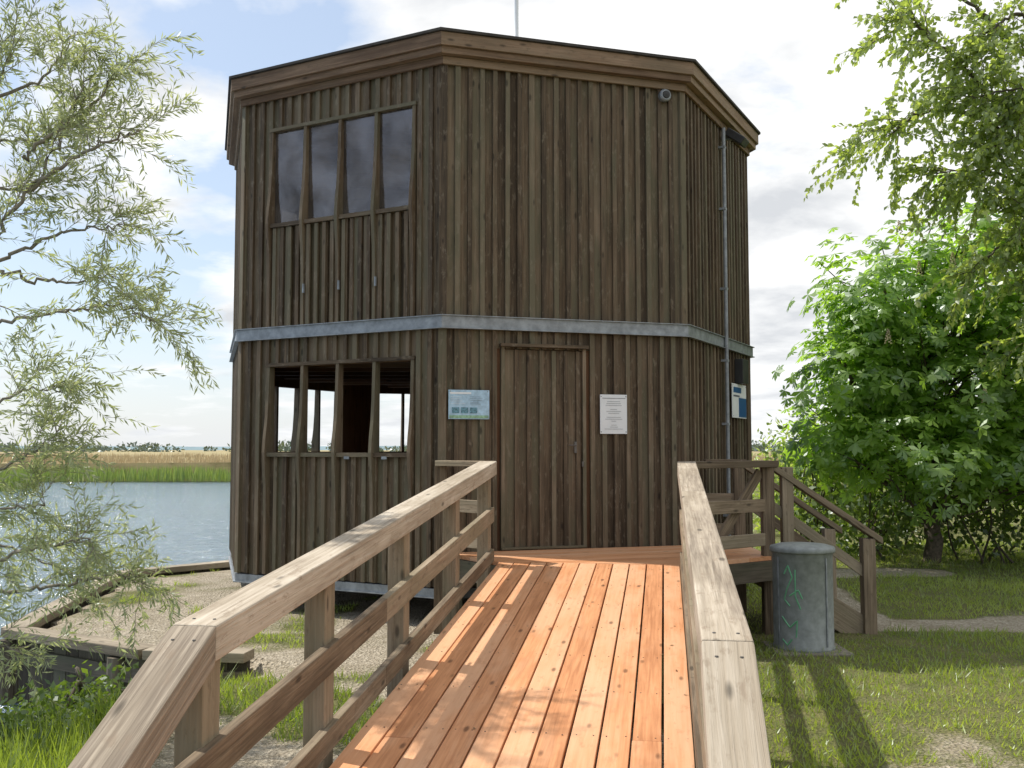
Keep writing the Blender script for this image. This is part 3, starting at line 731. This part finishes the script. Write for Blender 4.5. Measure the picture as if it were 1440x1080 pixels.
def cloud(name,lobes,n,L,W,mat,shell=.3,amp=.3,stems=0,zmin=0.0):
    E=empty(name); Pq,Nq=lobes_pts(lobes,n,shell,amp); k=Pq[:,2]>zmin; Pq=Pq[k];Nq=Nq[k]; m_=len(Pq)
    D_=Nq*.5+runit(m_)*.8+np.array([0,0,-.15]); nz=np.array([mnoise.noise(Vector(p)*1.6) for p in Pq])
    quads('leaves',Pq,D_,runit(m_),L*(.6+.7*rng.random(m_)),W*(.6+.7*rng.random(m_)),mat,E,rnd=.5+nz*.7+(rng.random(m_)-.5)*.5,fold=.1)
    wd=MB()
    for l in lobes:
        for q in range(stems):
            b0=V3(l[0][0]+random.gauss(0,.15)*l[1][0],l[0][1]+random.gauss(0,.2),-.1); tp=V3(l[0][0]+random.uniform(-.7,.7)*l[1][0],l[0][1]+random.uniform(-.6,.6)*l[1][1],l[0][2]+random.uniform(0,.7)*l[1][2])
            pts=bez([b0,b0.lerp(tp,.5)+rv3(.12),tp],5); wd.tube(pts,[.022*(1-.7*i/len(pts)) for i in range(len(pts))],5)
    if stems: wd.build('stems',M['bark'],E,smooth=True)
    return E
cloud('bush',[((6.2,16.2,1.2),(1.6,.9,1.5)),((8.6,15.5,1.3),(1.8,1,1.7)),((4.9,16.2,1.0),(.8,.7,1.2)),((7.2,14.6,.8),(1.8,.6,.8)),((5.3,14.9,.6),(1.0,.5,.75))],13000,.11,.065,M['bush'],.2,.3,8)
cloud('bush',[((6.6,20.5,1.1),(1.7,1,1.5)),((8.7,21,1.3),(2,1,1.8)),((5.7,21,.8),(1.0,1,1.15)),((5.0,19,.5),(.6,.6,.9)),((10.5,19,2),(2.5,1.5,2.6))],12000,.12,.06,M['ybush'],.2,.3,3)
cloud('bush',[((9.5,12.5,1.2),(1.2,1.2,1.4)),((9.8,15.5,2.4),(1.6,1.5,2.4))],5000,.11,.06,M['bush'],.25,.3,5)
def blades(name,n,xr,yr,Lr,Wd,mat,cond,lean=.5):
    X=rng.uniform(*xr,n);Y=yr[0]+(yr[1]-yr[0])*rng.random(n)**1.5
    k=[cond(x,y) for x,y in zip(X,Y)]; X=X[k];Y=Y[k]; m_=len(X)
    Z=np.array([gh(x,y)-.004 for x,y in zip(X,Y)]); kk=Z>-.5; X=X[kk];Y=Y[kk];Z=Z[kk]; m_=len(X)
    D_=np.stack([rng.normal(0,lean,m_),rng.normal(0,lean,m_),np.ones(m_)],1)
    sz=np.array([1+.9*mnoise.noise((x*.9,y*.9,3))+.5*mnoise.noise((x*3.5,y*3.5,3)) for x,y in zip(X,Y)])
    cl=np.array([.5+.9*mnoise.noise((x*.6,y*.6,7.7)) for x,y in zip(X,Y)])
    quads(name,np.stack([X,Y,Z],1),D_,runit(m_)*np.array([1,1,.1]),rng.uniform(*Lr,m_)*sz,Wd,mat,rnd=cl*.6+.4*rng.random(m_),mid=.3)
def okr(x,y):
    if x<.151*y+.30*1 : return False
    if 1.5<x<3.3 and 8.6<y<10.2 and random.random()<.6: return False
    return gravel(x,y)+mnoise.noise((x*6,y*6,2))*.25<.42
blades('lawn_grass',130000,(.8,9.5),(3.2,17.5),(.025,.08),.0085,M['grass'],okr,lean=.55)
def okl(x,y):
    if x>-.8*1+.151*(y-5)-.75: 
        if x>.151*y-1.55: return False
    return gravel(x,y)+mnoise.noise((x*6,y*6,2))*.3<.43 and x>-4.3
blades('meadow_grass',60000,(-4.2,.1),(3.5,13.5),(.03,.10),.008,M['grass'],okl)
def okb(x,y): return x<-1.85+.25*mnoise.noise((x*2,y*2,5)) -.12*(y-5.0) and x>-4.0 and y<7.5
blades('bank_grass',12000,(-4.1,-1.7),(4.2,7.5),(.08,.28),.010,M['grass'],okb,lean=.4)
cloud('nettle_plant',[((-2.75,6.5,-.05),(.42,.45,.25)),((-3.1,6.9,-.3),(.35,.3,.25)),((-2.35,5.9,.0),(.3,.4,.2)),((-2.9,5.8,-.05),(.4,.4,.28))],3600,.065,.032,M['bush'],.1,.3,4,-.5)
# fallen leaves and twigs on the deck
nl=46; P=[];D=[];Sx=[]
for k in range(nl):
    u_=random.choice((random.uniform(-1.36,-1.1),random.uniform(-1.3,.1),random.uniform(-.05,.1))); q_=random.uniform(1.8,8.1)
    P.append(tuple(R(u_,q_,zd(q_)+.004))); a_=random.random()*6.3; D.append((math.cos(a_),math.sin(a_),.1)); Sx.append((-math.sin(a_),math.cos(a_),.1))
quads('fallen_leaves',P,D,Sx,rng.uniform(.015,.04,nl),rng.uniform(.006,.016,nl),M['litter'])
# reeds on the far bank
def reeds(name,n,xr,yr,z0,Lr,Wd,mat):
    X=rng.uniform(*xr,n);Y=rng.uniform(*yr,n); D_=np.stack([rng.normal(0,.09,n)+.05,rng.normal(0,.09,n),np.ones(n)],1)
    sz=np.array([1+.25*mnoise.noise((x*.15,y*.15,3)) for x,y in zip(X,Y)])
    quads(name,np.stack([X,Y,np.full(n,z0)],1),D_,np.stack([np.ones(n),rng.normal(0,.5,n),np.zeros(n)],1),rng.uniform(*Lr,n)*sz,Wd,mat,mid=.5)
reeds('reed_bed',22000,(-75,45),(64.3,68),-.55,(.7,1.2),.05,M['reedg'])
reeds('reed_bed',28000,(-80,50),(67,78),-.5,(1.3,1.75),.06,M['dry'])
reeds('reed_bed',16000,(-110,70),(78,130),-.4,(1.3,1.7),.12,M['dry'])
reeds('reed_bed',3500,(-34,-25.5),(50,54),-.6,(.7,1.3),.04,M['reedg'])
mb=MB(); X=np.linspace(-900,500,120);Yv=[66.5,67,75,90,120,170,260,420,700,1200]; vs=[];fs=[]
for j,y in enumerate(Yv):
    for x in X: vs.append((x*(1+ y/900),y,-.5 if j==0 else .72+.12*mnoise.noise((x*.3,y*.1,2))))
for j in range(len(Yv)-1):
    for i in range(119): fs.append((j*120+i,j*120+i+1,(j+1)*120+i+1,(j+1)*120+i))
mb.add(vs,fs); m,t=newmat('reed_canopy'); tc=t.n('ShaderNodeTexCoord').outputs['Object']
nn1=t.noise(t.scale(tc,(.5,.02,1)),1,4,.7); principled(t,t.ramp(nn1,[(.3,(.20,.17,.075)),(.5,(.34,.27,.14)),(.7,(.2,.23,.09))]),.95)
mb.build('reed_meadow',m)
lob=[]
for k in range(150):
    x=random.uniform(-420,160); y=random.uniform(330,560); h=random.uniform(1.6,3.6)*(1.5 if random.random()<.12 else 1)*y/420
    lob.append(((x,y,h*.5+.4),(random.uniform(3,9),2.5,h*.6)))
cloud('distant_trees',lob,14000,1.5,1.1,M['far'],.3,.2,0,-1)
mb=MB(); N=90; vs=[];fs=[]
for i in range(N):
    x=-1500+i*2600/N; h=7+7*mnoise.noise((x*.0022,1,1))+1.5*mnoise.noise((x*.02,1,5)); vs+=[(x,1900,-2),(x,1950,h),(x,2500,h+2)]
for i in range(N-1):
    for q in (0,1): fs.append((i*3+q,i*3+3+q,i*3+4+q,i*3+1+q))
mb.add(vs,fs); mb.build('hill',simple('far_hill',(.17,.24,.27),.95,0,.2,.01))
print('done')
